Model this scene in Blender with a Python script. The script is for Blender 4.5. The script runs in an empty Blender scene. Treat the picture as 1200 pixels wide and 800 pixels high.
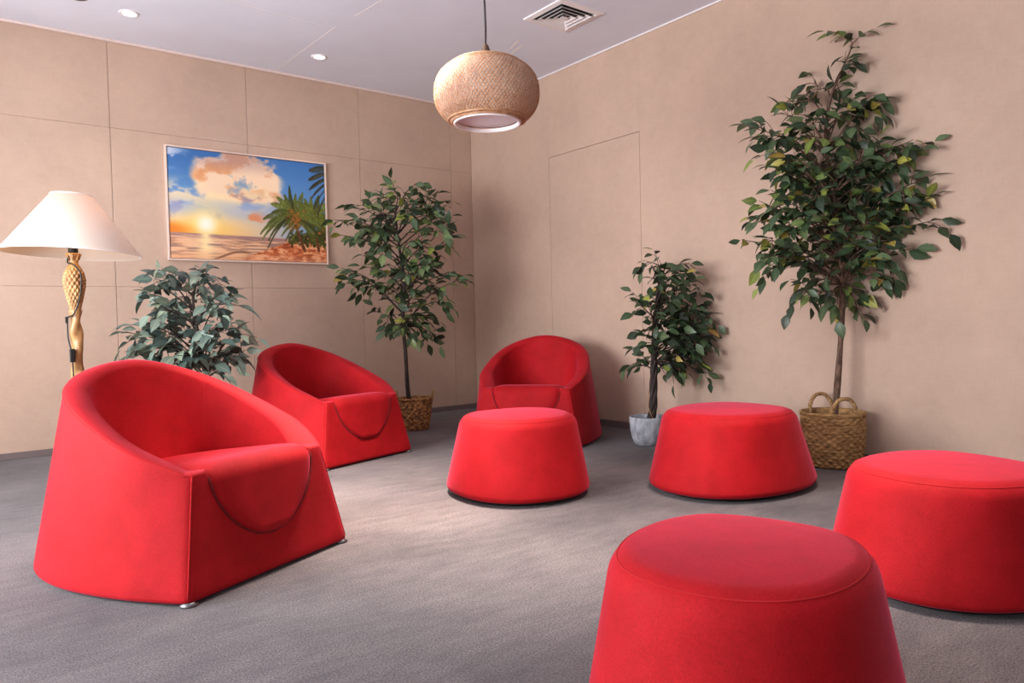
import bpy, math, random
import numpy as np
from mathutils import Matrix, Vector

random.seed(7)
rng = np.random.default_rng(11)
scene = bpy.context.scene
COL = scene.collection
PI = math.pi
H = 2.70                      # ceiling height
S = 0.855                     # armchair / ottoman size factor

# ------------------------------------------------------------------ camera
YAW, PITCH, ROLL = map(math.radians, (37.6377, -1.66855, -1.34072))
FPX = 850.52
CAM = np.array([-3.77, -5.4317, 0.7866])
_fw = np.array([math.sin(YAW)*math.cos(PITCH), math.cos(YAW)*math.cos(PITCH), math.sin(PITCH)])
_r0 = np.array([math.cos(YAW), -math.sin(YAW), 0.0])
_u0 = np.cross(_r0, _fw)
_r = _r0*math.cos(ROLL) + _u0*math.sin(ROLL)
_u = -_r0*math.sin(ROLL) + _u0*math.cos(ROLL)
cd = bpy.data.cameras.new('camera')
cam = bpy.data.objects.new('camera', cd)
COL.objects.link(cam)
M = Matrix.Identity(4)
for i in range(3):
    M[i][0], M[i][1], M[i][2], M[i][3] = _r[i], _u[i], -_fw[i], CAM[i]
cam.matrix_world = M
cd.sensor_width = 36.0
cd.lens = FPX/1200*36.0
cd.clip_start = 0.02
scene.camera = cam


def at(px, py, depth):
    """point of the room seen at that spot of the photograph, that far from the camera"""
    return CAM + depth*(_r*(px-600)/FPX - _u*(py-400)/FPX + _fw)


def depth_of(p):
    return float((np.asarray(p) - CAM) @ _fw)


# ------------------------------------------------------------------ mesh helpers
class MB:
    def __init__(self):
        self.v, self.f, self.mi, self.sm, self.tint = [], [], [], [], []

    def add(self, verts, faces, mi=0, smooth=True, tint=None):
        b = len(self.v)
        self.v.extend([tuple(float(c) for c in p) for p in verts])
        self.f.extend([tuple(b+i for i in f) for f in faces])
        self.mi.extend([mi]*len(faces)); self.sm.extend([smooth]*len(faces))
        self.tint.extend([tint if tint is not None else (0.5, 0.5, 0.5, 1)]*len(verts))
        return self

    def box(self, lo, hi, mi=0):
        x0, y0, z0 = lo; x1, y1, z1 = hi
        v = [(x0, y0, z0), (x1, y0, z0), (x1, y1, z0), (x0, y1, z0), (x0, y0, z1), (x1, y0, z1), (x1, y1, z1), (x0, y1, z1)]
        f = [(0, 3, 2, 1), (4, 5, 6, 7), (0, 1, 5, 4), (1, 2, 6, 5), (2, 3, 7, 6), (3, 0, 4, 7)]
        return self.add(v, f, mi, False)

    def rings(self, rings, closed=True, cap0=False, cap1=False, mi=0, smooth=True):
        n = len(rings[0]); v = [p for r in rings for p in r]; f = []
        m = n if closed else n-1
        for i in range(len(rings)-1):
            for j in range(m):
                k = (j+1) % n
                f.append((i*n+j, i*n+k, (i+1)*n+k, (i+1)*n+j))
        if cap0: f.append(tuple(range(n-1, -1, -1)))
        if cap1: f.append(tuple((len(rings)-1)*n+j for j in range(n)))
        return self.add(v, f, mi, smooth)

    def lathe(self, prof, c=(0, 0), n=48, mi=0, cap0=False, cap1=False):
        a = np.linspace(0, 2*PI, n, endpoint=False)
        R = [np.column_stack([c[0]+r*np.cos(a), c[1]+r*np.sin(a), np.full(n, z)]) for z, r in prof]
        return self.rings(R, True, cap0, cap1, mi)

    def tube(self, pts, rad, n=8, closed=False, mi=0, caps=True):
        P = np.asarray(pts, float); N = len(P)
        rad = np.full(N, rad) if np.isscalar(rad) else np.asarray(rad)
        if closed: T = np.roll(P, -1, 0) - np.roll(P, 1, 0)
        else: T = np.gradient(P, axis=0)
        T /= np.linalg.norm(T, axis=1, keepdims=True)+1e-12
        a = np.array([0, 0, 1.0]) if abs(T[0][2]) < .9 else np.array([1.0, 0, 0])
        u = np.cross(T[0], a); u /= np.linalg.norm(u)
        R = []; ang = np.linspace(0, 2*PI, n, endpoint=False)
        for i in range(N):
            u = u - T[i]*(u@T[i]); u /= np.linalg.norm(u)+1e-12
            w = np.cross(T[i], u)
            R.append(P[i] + rad[i]*(np.cos(ang)[:, None]*u + np.sin(ang)[:, None]*w))
        if closed: R.append(R[0])
        return self.rings(R, True, caps and not closed, caps and not closed, mi)

    def build(self, name, mats, parent=None, loc=None):
        me = bpy.data.meshes.new(name)
        me.from_pydata(self.v, [], self.f)
        mats = mats if isinstance(mats, (list, tuple)) else [mats]
        for m in mats: me.materials.append(m)
        me.polygons.foreach_set('material_index', self.mi)
        me.polygons.foreach_set('use_smooth', self.sm)
        if any(t != (0.5, 0.5, 0.5, 1) for t in self.tint):
            ca = me.color_attributes.new('tint', 'FLOAT_COLOR', 'POINT')
            ca.data.foreach_set('color', np.array(self.tint, dtype=np.float32).ravel())
        me.update()
        o = bpy.data.objects.new(name, me)
        COL.objects.link(o)
        if parent is not None: o.parent = parent
        if loc is not None: o.location = loc
        return o


def thing(name, label, cat, loc=(0, 0, 0), rz=0, group=None):
    o = bpy.data.objects.new(name, None)
    COL.objects.link(o)
    o.location = loc; o.rotation_euler = (0, 0, rz); o.empty_display_size = .1
    return tag(o, label, cat, group)


def tag(o, label, cat, group=None):
    o['label'] = label; o['category'] = cat
    if group: o['group'] = group
    return o


def struct(o):
    o['kind'] = 'structure'
    return o


def copy_tree(root, loc, rz, label, parent=None):
    c = root.copy(); COL.objects.link(c)
    if parent is None:
        c.location = loc; c.rotation_euler = (0, 0, rz); c['label'] = label
    else: c.parent = parent
    for ch in list(root.children): copy_tree(ch, None, None, None, c)
    return c


def bevel(o, w, seg=2):
    m = o.modifiers.new('bevel', 'BEVEL'); m.width = w; m.segments = seg; m.limit_method = 'ANGLE'; m.angle_limit = math.radians(40)
    return o


# ------------------------------------------------------------------ materials
def srgb(r, g, b):
    f = lambda c: (c/255/12.92) if c/255 <= .04045 else ((c/255+.055)/1.055)**2.4
    return (f(r), f(g), f(b), 1)


def mat(name, col, rough=.6, metal=0.0, sheen=0.0, spec=.5):
    m = bpy.data.materials.new(name); m.use_nodes = True
    b = m.node_tree.nodes['Principled BSDF']
    b.inputs['Base Color'].default_value = col
    b.inputs['Roughness'].default_value = rough
    b.inputs['Metallic'].default_value = metal
    b.inputs['Sheen Weight'].default_value = sheen
    b.inputs['Specular IOR Level'].default_value = spec
    return m


def N(m, t, **kw):
    n = m.node_tree.nodes.new(t)
    for k, v in kw.items():
        if hasattr(n, k) and not k[0].isupper(): setattr(n, k, v)
    return n


def lk(m, a, b): m.node_tree.links.new(a, b)


def noise_node(m, scale, detail=4, rough=.55, stretch=(1, 1, 1)):
    tc = N(m, 'ShaderNodeTexCoord'); mp = N(m, 'ShaderNodeMapping'); mp.inputs['Scale'].default_value = stretch
    nz = N(m, 'ShaderNodeTexNoise'); nz.inputs['Scale'].default_value = scale; nz.inputs['Detail'].default_value = detail; nz.inputs['Roughness'].default_value = rough
    lk(m, tc.outputs['Object'], mp.inputs['Vector']); lk(m, mp.outputs['Vector'], nz.inputs['Vector'])
    return nz


def ramp(m, src, stops):
    r = N(m, 'ShaderNodeValToRGB'); e = r.color_ramp.elements
    while len(e) < len(stops): e.new(.5)
    for el, (p, c) in zip(e, stops): el.position = p; el.color = c
    lk(m, src, r.inputs['Fac'])
    return r


def mix(m, fac, a, b, blend='MIX'):
    x = N(m, 'ShaderNodeMix'); x.data_type = 'RGBA'; x.blend_type = blend
    for sock, val in ((x.inputs['Factor'], fac), (x.inputs['A'], a), (x.inputs['B'], b)):
        pass
    ins = [i for i in x.inputs if i.enabled]
    for i, val in zip((x.inputs[0], x.inputs[6], x.inputs[7]), (fac, a, b)):
        if hasattr(val, 'is_linked') or hasattr(val, 'links'): lk(m, val, i)
        elif isinstance(val, (int, float)): i.default_value = val
        else: i.default_value = val
    return x.outputs[2]


def bump(m, src, strength, dist=.01):
    b = N(m, 'ShaderNodeBump'); b.inputs['Strength'].default_value = strength; b.inputs['Distance'].default_value = dist
    lk(m, src, b.inputs['Height']); lk(m, b.outputs['Normal'], m.node_tree.nodes['Principled BSDF'].inputs['Normal'])


def base(m): return m.node_tree.nodes['Principled BSDF'].inputs['Base Color']


def varied(name, c1, c2, scale, rough=.7, stretch=(1, 1, 1), bs=0, bd=.005, sheen=0, lo=.35, hi=.65, detail=4, spec=.5):
    m = mat(name, c1, rough, sheen=sheen, spec=spec)
    nz = noise_node(m, scale, detail, stretch=stretch)
    r = ramp(m, nz.outputs['Fac'], [(lo, c1), (hi, c2)])
    lk(m, r.outputs['Color'], base(m))
    if bs: bump(m, nz.outputs['Fac'], bs, bd)
    return m


def wall_material(name, c):
    m = mat(name, c, .85, spec=.2)
    big = noise_node(m, 1.6, 5, .6)
    r1 = ramp(m, big.outputs['Fac'], [(.3, tuple(x*.90 for x in c[:3])+(1,)), (.7, tuple(min(1, x*1.06) for x in c[:3])+(1,))])
    med = noise_node(m, 14, 6, .65)
    r2 = ramp(m, med.outputs['Fac'], [(.3, (.94, .93, .92, 1)), (.7, (1.0, 1.0, 1.0, 1))])
    fa = noise_node(m, 130, 3, .6, (1, 1, .10)); fb = noise_node(m, 130, 3, .6, (.10, .10, 1))
    s = N(m, 'ShaderNodeMath'); s.operation = 'ADD'; lk(m, fa.outputs['Fac'], s.inputs[0]); lk(m, fb.outputs['Fac'], s.inputs[1])
    r3 = ramp(m, s.outputs[0], [(.40, (.965, .962, .96, 1)), (.60, (1, 1, 1, 1))])
    s2 = N(m, 'ShaderNodeMath'); s2.operation = 'MULTIPLY'; s2.inputs[1].default_value = .5; lk(m, s.outputs[0], s2.inputs[0])
    lk(m, s2.outputs[0], r3.inputs['Fac'])
    c1 = mix(m, 1.0, r1.outputs['Color'], r2.outputs['Color'], 'MULTIPLY')
    c2 = mix(m, 1.0, c1, r3.outputs['Color'], 'MULTIPLY')
    lk(m, c2, base(m))
    bump(m, s.outputs[0], .05, .001)
    return m


WALL_C = srgb(200, 172, 153)
M_wall = wall_material('wall_covering', WALL_C)
M_ceil = varied('ceiling_paint', srgb(224, 226, 238), srgb(230, 232, 244), 2.0, .8, spec=.2)
M_white = mat('white_paint', srgb(240, 234, 234), .5)
M_cornice = mat('cornice_paint', srgb(226, 205, 197), .6)
M_skirt = mat('baseboard_vinyl', srgb(112, 98, 96), .6)
M_black = mat('black_plastic', srgb(14, 13, 13), .5)
M_dark = mat('dark_underside', srgb(20, 14, 14), .8)
M_steel = mat('brushed_steel', srgb(120, 118, 120), .45, 1.0)


def carpet_material():
    m = mat('carpet', (.2, .2, .2, 1), .95, spec=.1, sheen=.15)
    big = noise_node(m, 1.1, 6, .62)
    pile = noise_node(m, 190, 3, .8)
    streak = noise_node(m, 15, 6, .7, (.4, 1.6, 1))
    r1 = ramp(m, big.outputs['Fac'], [(.30, srgb(72, 67, 71)), (.70, srgb(122, 114, 114))])
    r2 = ramp(m, pile.outputs['Fac'], [(.34, (.28, .28, .28, 1)), (.66, (1.65, 1.64, 1.64, 1))])
    r3 = ramp(m, streak.outputs['Fac'], [(.30, (.74, .74, .75, 1)), (.70, (1.16, 1.15, 1.15, 1))])
    c = mix(m, 1.0, r1.outputs['Color'], r2.outputs['Color'], 'MULTIPLY')
    c = mix(m, 1.0, c, r3.outputs['Color'], 'MULTIPLY')
    lk(m, c, base(m)); bump(m, pile.outputs['Fac'], .6, .006)
    return m


M_carpet = carpet_material()


def felt_material():
    m = mat('red_wool_felt', srgb(205, 22, 32), .75, sheen=.42, spec=.22)
    b = m.node_tree.nodes['Principled BSDF']
    b.inputs['Sheen Roughness'].default_value = .35
    b.inputs['Sheen Tint'].default_value = srgb(255, 110, 145)
    fib = noise_node(m, 260, 3, .7); cl = noise_node(m, 7, 6, .65)
    r1 = ramp(m, cl.outputs['Fac'], [(.35, srgb(156, 6, 13)), (.68, srgb(178, 14, 24))])
    r2 = ramp(m, fib.outputs['Fac'], [(.32, (.80, .72, .74, 1)), (.68, (1.12, 1.25, 1.3, 1))])
    lk(m, mix(m, 1.0, r1.outputs['Color'], r2.outputs['Color'], 'MULTIPLY'), base(m))
    bump(m, fib.outputs['Fac'], .25, .002)
    return m


M_red = felt_material()
M_groove_shade = mat('dark_red_piping', srgb(112, 5, 9), .95)  # dark colour stands in for the shade in the tongue's groove
M_seam = mat('red_seam_thread', srgb(176, 12, 18), .95)


def leaf_material(name, stops):
    m = mat(name, (.1, .2, .1, 1), .42, spec=.5)
    b = m.node_tree.nodes['Principled BSDF']
    at_ = N(m, 'ShaderNodeAttribute'); at_.attribute_name = 'tint'
    sp = N(m, 'ShaderNodeSeparateColor'); lk(m, at_.outputs['Color'], sp.inputs['Color'])
    r = ramp(m, sp.outputs['Red'], stops)
    # midrib, paler along the fold (green channel = distance from the fold)
    r2 = ramp(m, sp.outputs['Green'], [(0.0, (1.5, 1.45, 1.3, 1)), (.25, (1, 1, 1, 1))])
    c = mix(m, 1.0, r.outputs['Color'], r2.outputs['Color'], 'MULTIPLY')
    lk(m, c, base(m))
    tr = N(m, 'ShaderNodeBsdfTranslucent'); lk(m, c, tr.inputs['Color'])
    ms = N(m, 'ShaderNodeMixShader'); ms.inputs['Fac'].default_value = .15
    out = m.node_tree.nodes['Material Output']
    lk(m, b.outputs['BSDF'], ms.inputs[1]); lk(m, tr.outputs['BSDF'], ms.inputs[2]); lk(m, ms.outputs['Shader'], out.inputs['Surface'])
    return m


M_leaf = leaf_material('ficus_leaf', [(0, srgb(40, 54, 38)), (.35, srgb(62, 82, 54)), (.62, srgb(92, 112, 80)), (.8, srgb(118, 138, 72)), (.93, srgb(160, 164, 74)), (1, srgb(182, 152, 84))])
M_leaf_blue = leaf_material('grey_green_leaf', [(0, srgb(44, 60, 56)), (.35, srgb(82, 102, 95)), (.7, srgb(122, 142, 130)), (1, srgb(150, 166, 142))])
M_bark = varied('bark', srgb(70, 50, 40), srgb(122, 94, 76), 60, .9, (1, 1, .4), .6, .004)
M_bark_dark = varied('dark_bark', srgb(30, 23, 21), srgb(66, 52, 46), 70, .85, (1, 1, .3), .6, .004)
M_soil = varied('soil', srgb(40, 28, 22), srgb(78, 58, 44), 60, .95, bs=.8, bd=.01)
M_straw = varied('seagrass', srgb(112, 76, 42), srgb(201, 158, 102), 26, .8, (1, 1, 3.2), .5, .003, lo=.3, hi=.66, detail=6)
M_straw_dark = varied('brown_seagrass', srgb(80, 48, 24), srgb(188, 138, 82), 45, .8, (1, 1, 1.2), .5, .003, lo=.36, hi=.62, detail=5)
M_rope = varied('seagrass_rope', srgb(120, 84, 50), srgb(192, 152, 102), 90, .8)
M_stone = varied('grey_stone_pot', srgb(138, 140, 148), srgb(186, 188, 194), 38, .85, (1, 1, .45), .4, .003, detail=6)


# ------------------------------------------------------------------ room shell
XL, YB = -5.2, -8.2          # window wall and rear wall of the room
floor = struct(MB().box((XL-.3, YB-.2, -.12), (.2, .2, 0)).build('floor', M_carpet))
ceiling = struct(MB().box((XL-.3, YB-.2, H), (.2, .2, H+.12)).build('ceiling', M_ceil))

# left wall in the photograph (y = 0): panels with fine open joints
mb = MB()
mb.box((XL-.2, .012, 0), (.2, .2, H))
xs = [XL-.2, -4.683, -3.788, -2.894, -1.996, -1.099, -.222, .0]
zs = [0, 1.071, 2.121, H]
G = .0013
for i in range(len(xs)-1):
    for j in range(3):
        gz = .0005
        mb.box((xs[i]+G, 0, zs[j]+(gz if j else 0)), (xs[i+1]-G, .012, zs[j+1]-(gz if j < 2 else 0)))
wl = struct(mb.build('wall_left', M_wall)); bevel(wl, .0020, 2)

# right wall (x = 0) with a flush hidden door
DY0, DY1, DZ = -2.02, -1.075, 2.056
g = .0028
mb = MB()
mb.box((.03, YB-.2, 0), (.2, .2, H))
mb.box((0, DY1+g, 0), (.03, 0, H)); mb.box((0, YB-.2, 0), (.03, DY0-g, H)); mb.box((0, DY0-g, DZ+g), (.03, DY1+g, H))
wr = struct(mb.build('wall_right', M_wall)); bevel(wr, .0012, 1)
door = struct(MB().box((0.0006, DY0, .046), (.028, DY1, DZ)).build('door_1', M_wall)); bevel(door, .0012, 1)

# window wall (outside the picture, first opening for daylight, second added for fill light) and rear wall
WIN = [(-4.0, -1.3, .55, 1.85), (-7.6, -5.9, .55, 1.85)]
mb = MB()
mb.box((XL-.2, -1.3, 0), (XL, .2, H)); mb.box((XL-.2, -5.9, 0), (XL, -4.0, H)); mb.box((XL-.2, YB-.2, 0), (XL, -7.6, H))
for y0, y1, z0, z1 in WIN:
    mb.box((XL-.2, y0, 0), (XL, y1, z0)); mb.box((XL-.2, y0, z1), (XL, y1, H))
struct(mb.build('wall_window', M_wall))
for k, (y0, y1, z0, z1) in enumerate(WIN):
    mb = MB()
    w = .05
    mb.box((XL-.12, y0, z0), (XL-.06, y1, z0+w)); mb.box((XL-.12, y0, z1-w), (XL-.06, y1, z1))
    n = 3
    for i in range(n+1):
        y = y0+(y1-y0-w)*i/n
        mb.box((XL-.12, y, z0+w), (XL-.06, y+w, z1-w))
    struct(mb.build('window_%d' % (k+1), M_white))
struct(MB().box((XL-.2, YB-.2, 0), (.2, YB, H)).build('wall_rear', mat('dark_panelling', srgb(70, 58, 52), .6)))  # unseen wall, kept dark to cut bounce light on the chair fronts

# baseboards, cornice trims, ceiling joints
b1 = struct(MB().box((XL, -.011, 0), (0, 0, .042)).build('baseboard_left', M_skirt)); bevel(b1, .003)
mb = MB(); mb.box((-.011, DY1+.004, 0), (0, -.011, .043)); mb.box((-.011, YB, 0), (0, DY0-.004, .043)); mb.box((-.009, DY0-.001, 0), (0.0, DY1+.001, .043))
b2 = struct(mb.build('baseboard_right', M_skirt)); bevel(b2, .003)
t1 = struct(MB().box((XL, -.022, H-.018), (0, 0, H)).build('trim_1', M_cornice)); bevel(t1, .004)
t2 = struct(MB().box((-.014, YB, H-.010), (0, -.022, H)).build('trim_2', M_white)); bevel(t2, .003)
mb = MB()
def strip(p, q, w, h=.0012):
    p = np.array(p); q = np.array(q); d = (q-p)/np.linalg.norm(q-p); n = np.array([-d[1], d[0]])*w/2
    c = [p-n, q-n, q+n, p+n]
    v = [(x, y, H-h) for x, y in c]+[(x, y, H+.001) for x, y in c]
    mb.add(v, [(3, 2, 1, 0), (0, 1, 5, 4), (1, 2, 6, 5), (2, 3, 7, 6), (3, 0, 4, 7)], 0, False)
strip((-1.775, -.03), (-1.742, -1.02), .007); strip((-1.712, -1.24), (-1.66, -1.75), .007)
strip((-2.43, -1.03), (-2.25, -1.015), .005)
strip((-2.25, -1.015), (-1.75, -.99), .003)
struct(mb.build('trim_3', M_white))
mb = MB()
strip((-.505, -1.235), (-.545, -1.44), .020); strip((-.575, -1.35), (-.628, -1.52), .013); strip((-.55, -1.20), (-.575, -1.33), .005)
scr = mb.build('paint_scuff', M_white, ceiling)

# ------------------------------------------------------------------ red seating
def foot(w, wf, d, c, p=2.3, rc=.04, n=160, bul=0.0):
    ys = np.linspace(0, c, 20, endpoint=False)
    xs_ = w-(w-wf)*((c-ys)/c)**2
    t = np.linspace(0, PI, 81)
    bx = w*np.sign(np.cos(t))*np.abs(np.cos(t))**(2/p); by = c+(d-c)*np.abs(np.sin(t))**(2/p)
    X = np.concatenate([np.linspace(-wf, wf, 30, endpoint=False), xs_, bx, -xs_[::-1]])
    Y = np.concatenate([-bul*(1-np.linspace(-1, 1, 30, endpoint=False)**2), ys, by, ys[::-1]])
    X = np.append(X, X[0]); Y = np.append(Y, Y[0])
    s = np.concatenate([[0], np.cumsum(np.hypot(np.diff(X), np.diff(Y)))]); m = 800
    q = np.linspace(0, s[-1], m, endpoint=False); X = np.interp(q, s, X); Y = np.interp(q, s, Y)
    sig = max(rc/(s[-1]/m), .5); k = np.arange(m); k = np.minimum(k, m-k); gk = np.exp(-.5*(k/sig)**2); gk /= gk.sum()
    X = np.real(np.fft.ifft(np.fft.fft(X)*np.fft.fft(gk))); Y = np.real(np.fft.ifft(np.fft.fft(Y)*np.fft.fft(gk)))
    # same number of points on the flat front of every curve, so that corners line up between levels
    nf = int(round(n*.22)); kf = 2*wf/s[-1]*m
    i = np.concatenate([np.linspace(0, kf, nf, endpoint=False), np.linspace(kf, m, n-nf, endpoint=False)])
    j = np.arange(m+1)
    return np.stack([np.interp(i, j, np.append(X, X[0])), np.interp(i, j, np.append(Y, Y[0]))], 1)


CW0, CWF0, CD0, CC0, CW1, CWF1, CD1, CC1, CF1 = .491, .400, 1.13, .50, .379, .238, .732, .208, .118
ZA, HB, RA, RB, P0, P1 = .417, .785, .917, .933, 2.035, 3.178
NCH = 280


def chair_curves():
    th = .088
    A = foot(CW0, CWF0, CD0, CC0, P0, .018, NCH); B = foot(CW1, CWF1, CD1, CC1, P1, .018, NCH)+[0, CF1]
    Ai = foot(CW0-th, CWF0-th, CD0-2*th, CC0-th, P0, .03, NCH)+[0, th]
    Bi = foot(CW1-th, CWF1-th*.9, CD1-2*th, CC1-th*.5, P1, .03, NCH)+[0, CF1+th]
    v = np.clip((A[:, 1]-.03)/(CD0-.03), 0, 1)
    zr = ZA-.004+(HB-.014-ZA)*(1-(1-v**RA)**RB)
    q = np.clip((.328-np.abs(A[:, 0]))/.03, 0, 1); q = q*q*(3-2*q)
    zr = zr-.07*q*(A[:, 1] < .2)
    return A, B, Ai, Bi, v, zr


def chair_at(A, B, z):
    k = np.clip(z/.8, 0, 1.2)[:, None]
    return np.column_stack([A*(1-k)+B*k, z])


def smooth_loop(a, n=2):
    for _ in range(n): a = (np.roll(a, 1, 0)+2*a+np.roll(a, -1, 0))/4
    return a


def make_armchair(label):
    root = thing('armchair', label, 'armchair', group='red tub armchairs of the seating group')
    A, B, Ai, Bi, v, zr = chair_curves()
    zb = .010
    R = []
    # underside roll
    cen = A.mean(0)
    for a in np.linspace(0, PI/2, 5):
        e = .018*(1-math.sin(a)); r = chair_at(A, B, np.full(NCH, zb+.018*(1-math.cos(a))))
        d = r[:, :2]-cen; L = np.linalg.norm(d, axis=1, keepdims=True); r[:, :2] -= d/L*e
        R.append(r)
    R.insert(0, np.column_stack([(R[0][:, :2]-cen)*.5+cen, np.full(NCH, zb)]))
    for t in np.linspace(0, 1, 15)[1:]:
        R.append(chair_at(A, B, (zb+.018)+t*(zr-zb-.018)))
    Po = R[-1]
    zi = zr-.012
    Pi = chair_at(Ai, Bi, zi)
    Pi = smooth_loop(Pi, 2)
    for ph in np.linspace(0, PI, 13)[1:]:
        t = (1-math.cos(ph))/2
        q = Po*(1-t)+Pi*t
        q[:, 2] = zr*(1-t)+zi*t+.030*math.sin(ph)**.9*(.55+.45*v)
        R.append(q)
    zs_ = .27
    for t in np.linspace(0, 1, 10)[1:]:
        z = zi+(zs_-zi)*t
        q = chair_at(Ai, Bi, zi)
        k = 1-.16*t**1.3
        cxy = np.array([0, .52])
        # inner wall slopes in towards the seat
        q[:, :2] = cxy+(smooth_loop(q[:, :2], 2)-cxy)*k
        q[:, 2] = z
        R.append(q)
    mb = MB(); mb.rings([r*S for r in R], True, True, True)
    shell = mb.build('upholstered_shell', M_red, root)
    # seams: along the outer edge of the rim and down the two front corners
    mb = MB()
    q = Po[A[:, 1] > .015].copy(); q[:, 2] += .002; k0 = int(np.argmax(np.linalg.norm(np.diff(q, axis=0), axis=1))); q = np.roll(q, -(k0+1), 0) if np.linalg.norm(q[k0+1]-q[k0]) > .2 else q; mb.tube(q*S, .0022, 6)
    mb.build('seam_piping', M_seam, root)
    for sgn in (-1, 1):
        i = int(np.argmax(sgn*A[:, 0]-1.6*A[:, 1]))
        line = np.array([r[i] for r in R[5:20]])
        MB().tube(line*S, .0022, 6).build('corner_seam', M_seam, root)
    i = int(np.argmax(A[:, 1]))
    # back seam inside
    for off in (-39, 39):
        line = np.array([R[k][(i+off) % NCH] for k in range(22, len(R)-2)])
        MB().tube(line*S, .0013, 5).build('back_seam', M_seam, root)
    # seat cushion with the tongue folded over the front
    yf = lambda z: CF1*z/.8
    top = [(.86, .345), (.70, .366), (.50, .393), (.34, .416), (.22, .434), (.15, .442), (.118, .443)]
    arc = []
    for a in np.linspace(0, PI/2, 8)[1:]:
        arc.append((.118-.082*math.sin(a), .443-.066*(1-math.cos(a))))
    zb_t = .150
    front = []
    for z in np.linspace(.377, zb_t, 18)[1:]:
        front.append((.036-(yf(.377)-yf(z)), z))
    path = np.array(top+arc+front)
    # outward normals of the path
    T = np.gradient(path, axis=0); T /= np.linalg.norm(T, axis=1, keepdims=True)
    Nn = np.column_stack([-T[:, 1], T[:, 0]])       # points up on the seat, forward on the front
    if Nn[0][1] < 0: Nn = -Nn
    nu = 33
    us = np.sin(np.linspace(-PI/2, PI/2, nu))
    rows = []; nrow = len(path); nt = len(top)+len(arc)
    for i, (y, z) in enumerate(path):
        if y > .14 and i < len(top): w = float(np.interp(y, [.115, .22, .5, .7, .86], [.264, .275, .34, .345, .24]))
        elif z > .41: w = .264-.012*(.443-z)/.033
        else:
            t = min(1.0, (.41-z)/(.41-zb_t)); w = .252*(1-t**1.85)**.56
        w = max(w, .004)
        th_e = .034 if i >= len(top) else .03
        row = []
        for uu in us:
            fall = (1-abs(uu)**9)
            off = -.026*(1-fall)
            if i >= nrow-3: off = min(off, -.026*((i-(nrow-3))/2.0)**2*1.0)
            row.append((w*uu, y+Nn[i][0]*off, z+Nn[i][1]*off))
        rows.append(np.array(row)*S)
    mb = MB(); mb.rings(rows, False)
    cu = mb.build('seat_cushion', M_red, root)
    # dark tube painted as the shade of a groove round the tongue
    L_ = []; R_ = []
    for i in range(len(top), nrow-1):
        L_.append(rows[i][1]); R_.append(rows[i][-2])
    mb = MB(); mb.tube(np.array(L_+[rows[-1][nu//2]]+R_[::-1])+np.array([0, -.003, 0]), .0050, 6); mb.build('tongue_piping', M_groove_shade, cu)
    # black plinth and steel glides
    mb = MB(); r = (A-cen)*.90+cen
    mb.rings([np.column_stack([r, np.full(NCH, .004)])*S, np.column_stack([r, np.full(NCH, .02)])*S], True, True, True)
    mb.build('base', M_dark, root)
    for x, y in ((-.375, .025), (.375, .025), (-.33, .82), (.33, .82)):
        MB().lathe([(0, .024), (.004, .026), (.008, .020), (.012, .018)], (x*S, y*S), 20, 0, True, True).build('foot', M_steel, root)
    return root


chair = make_armchair('red tub armchair at front left before the floor lamp')
chair.location = (-3.469*S, -3.665*S, 0); chair.rotation_euler = (0, 0, .436)
copy_tree(chair, (-2.210*S, -1.930*S, 0), .298, 'red tub armchair beneath the beach picture, behind the nearest armchair')
copy_tree(chair, (-1.162*S, -2.271*S, 0), -.898, 'red tub armchair near the room corner, half hidden behind a round-fronted ottoman')


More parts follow.
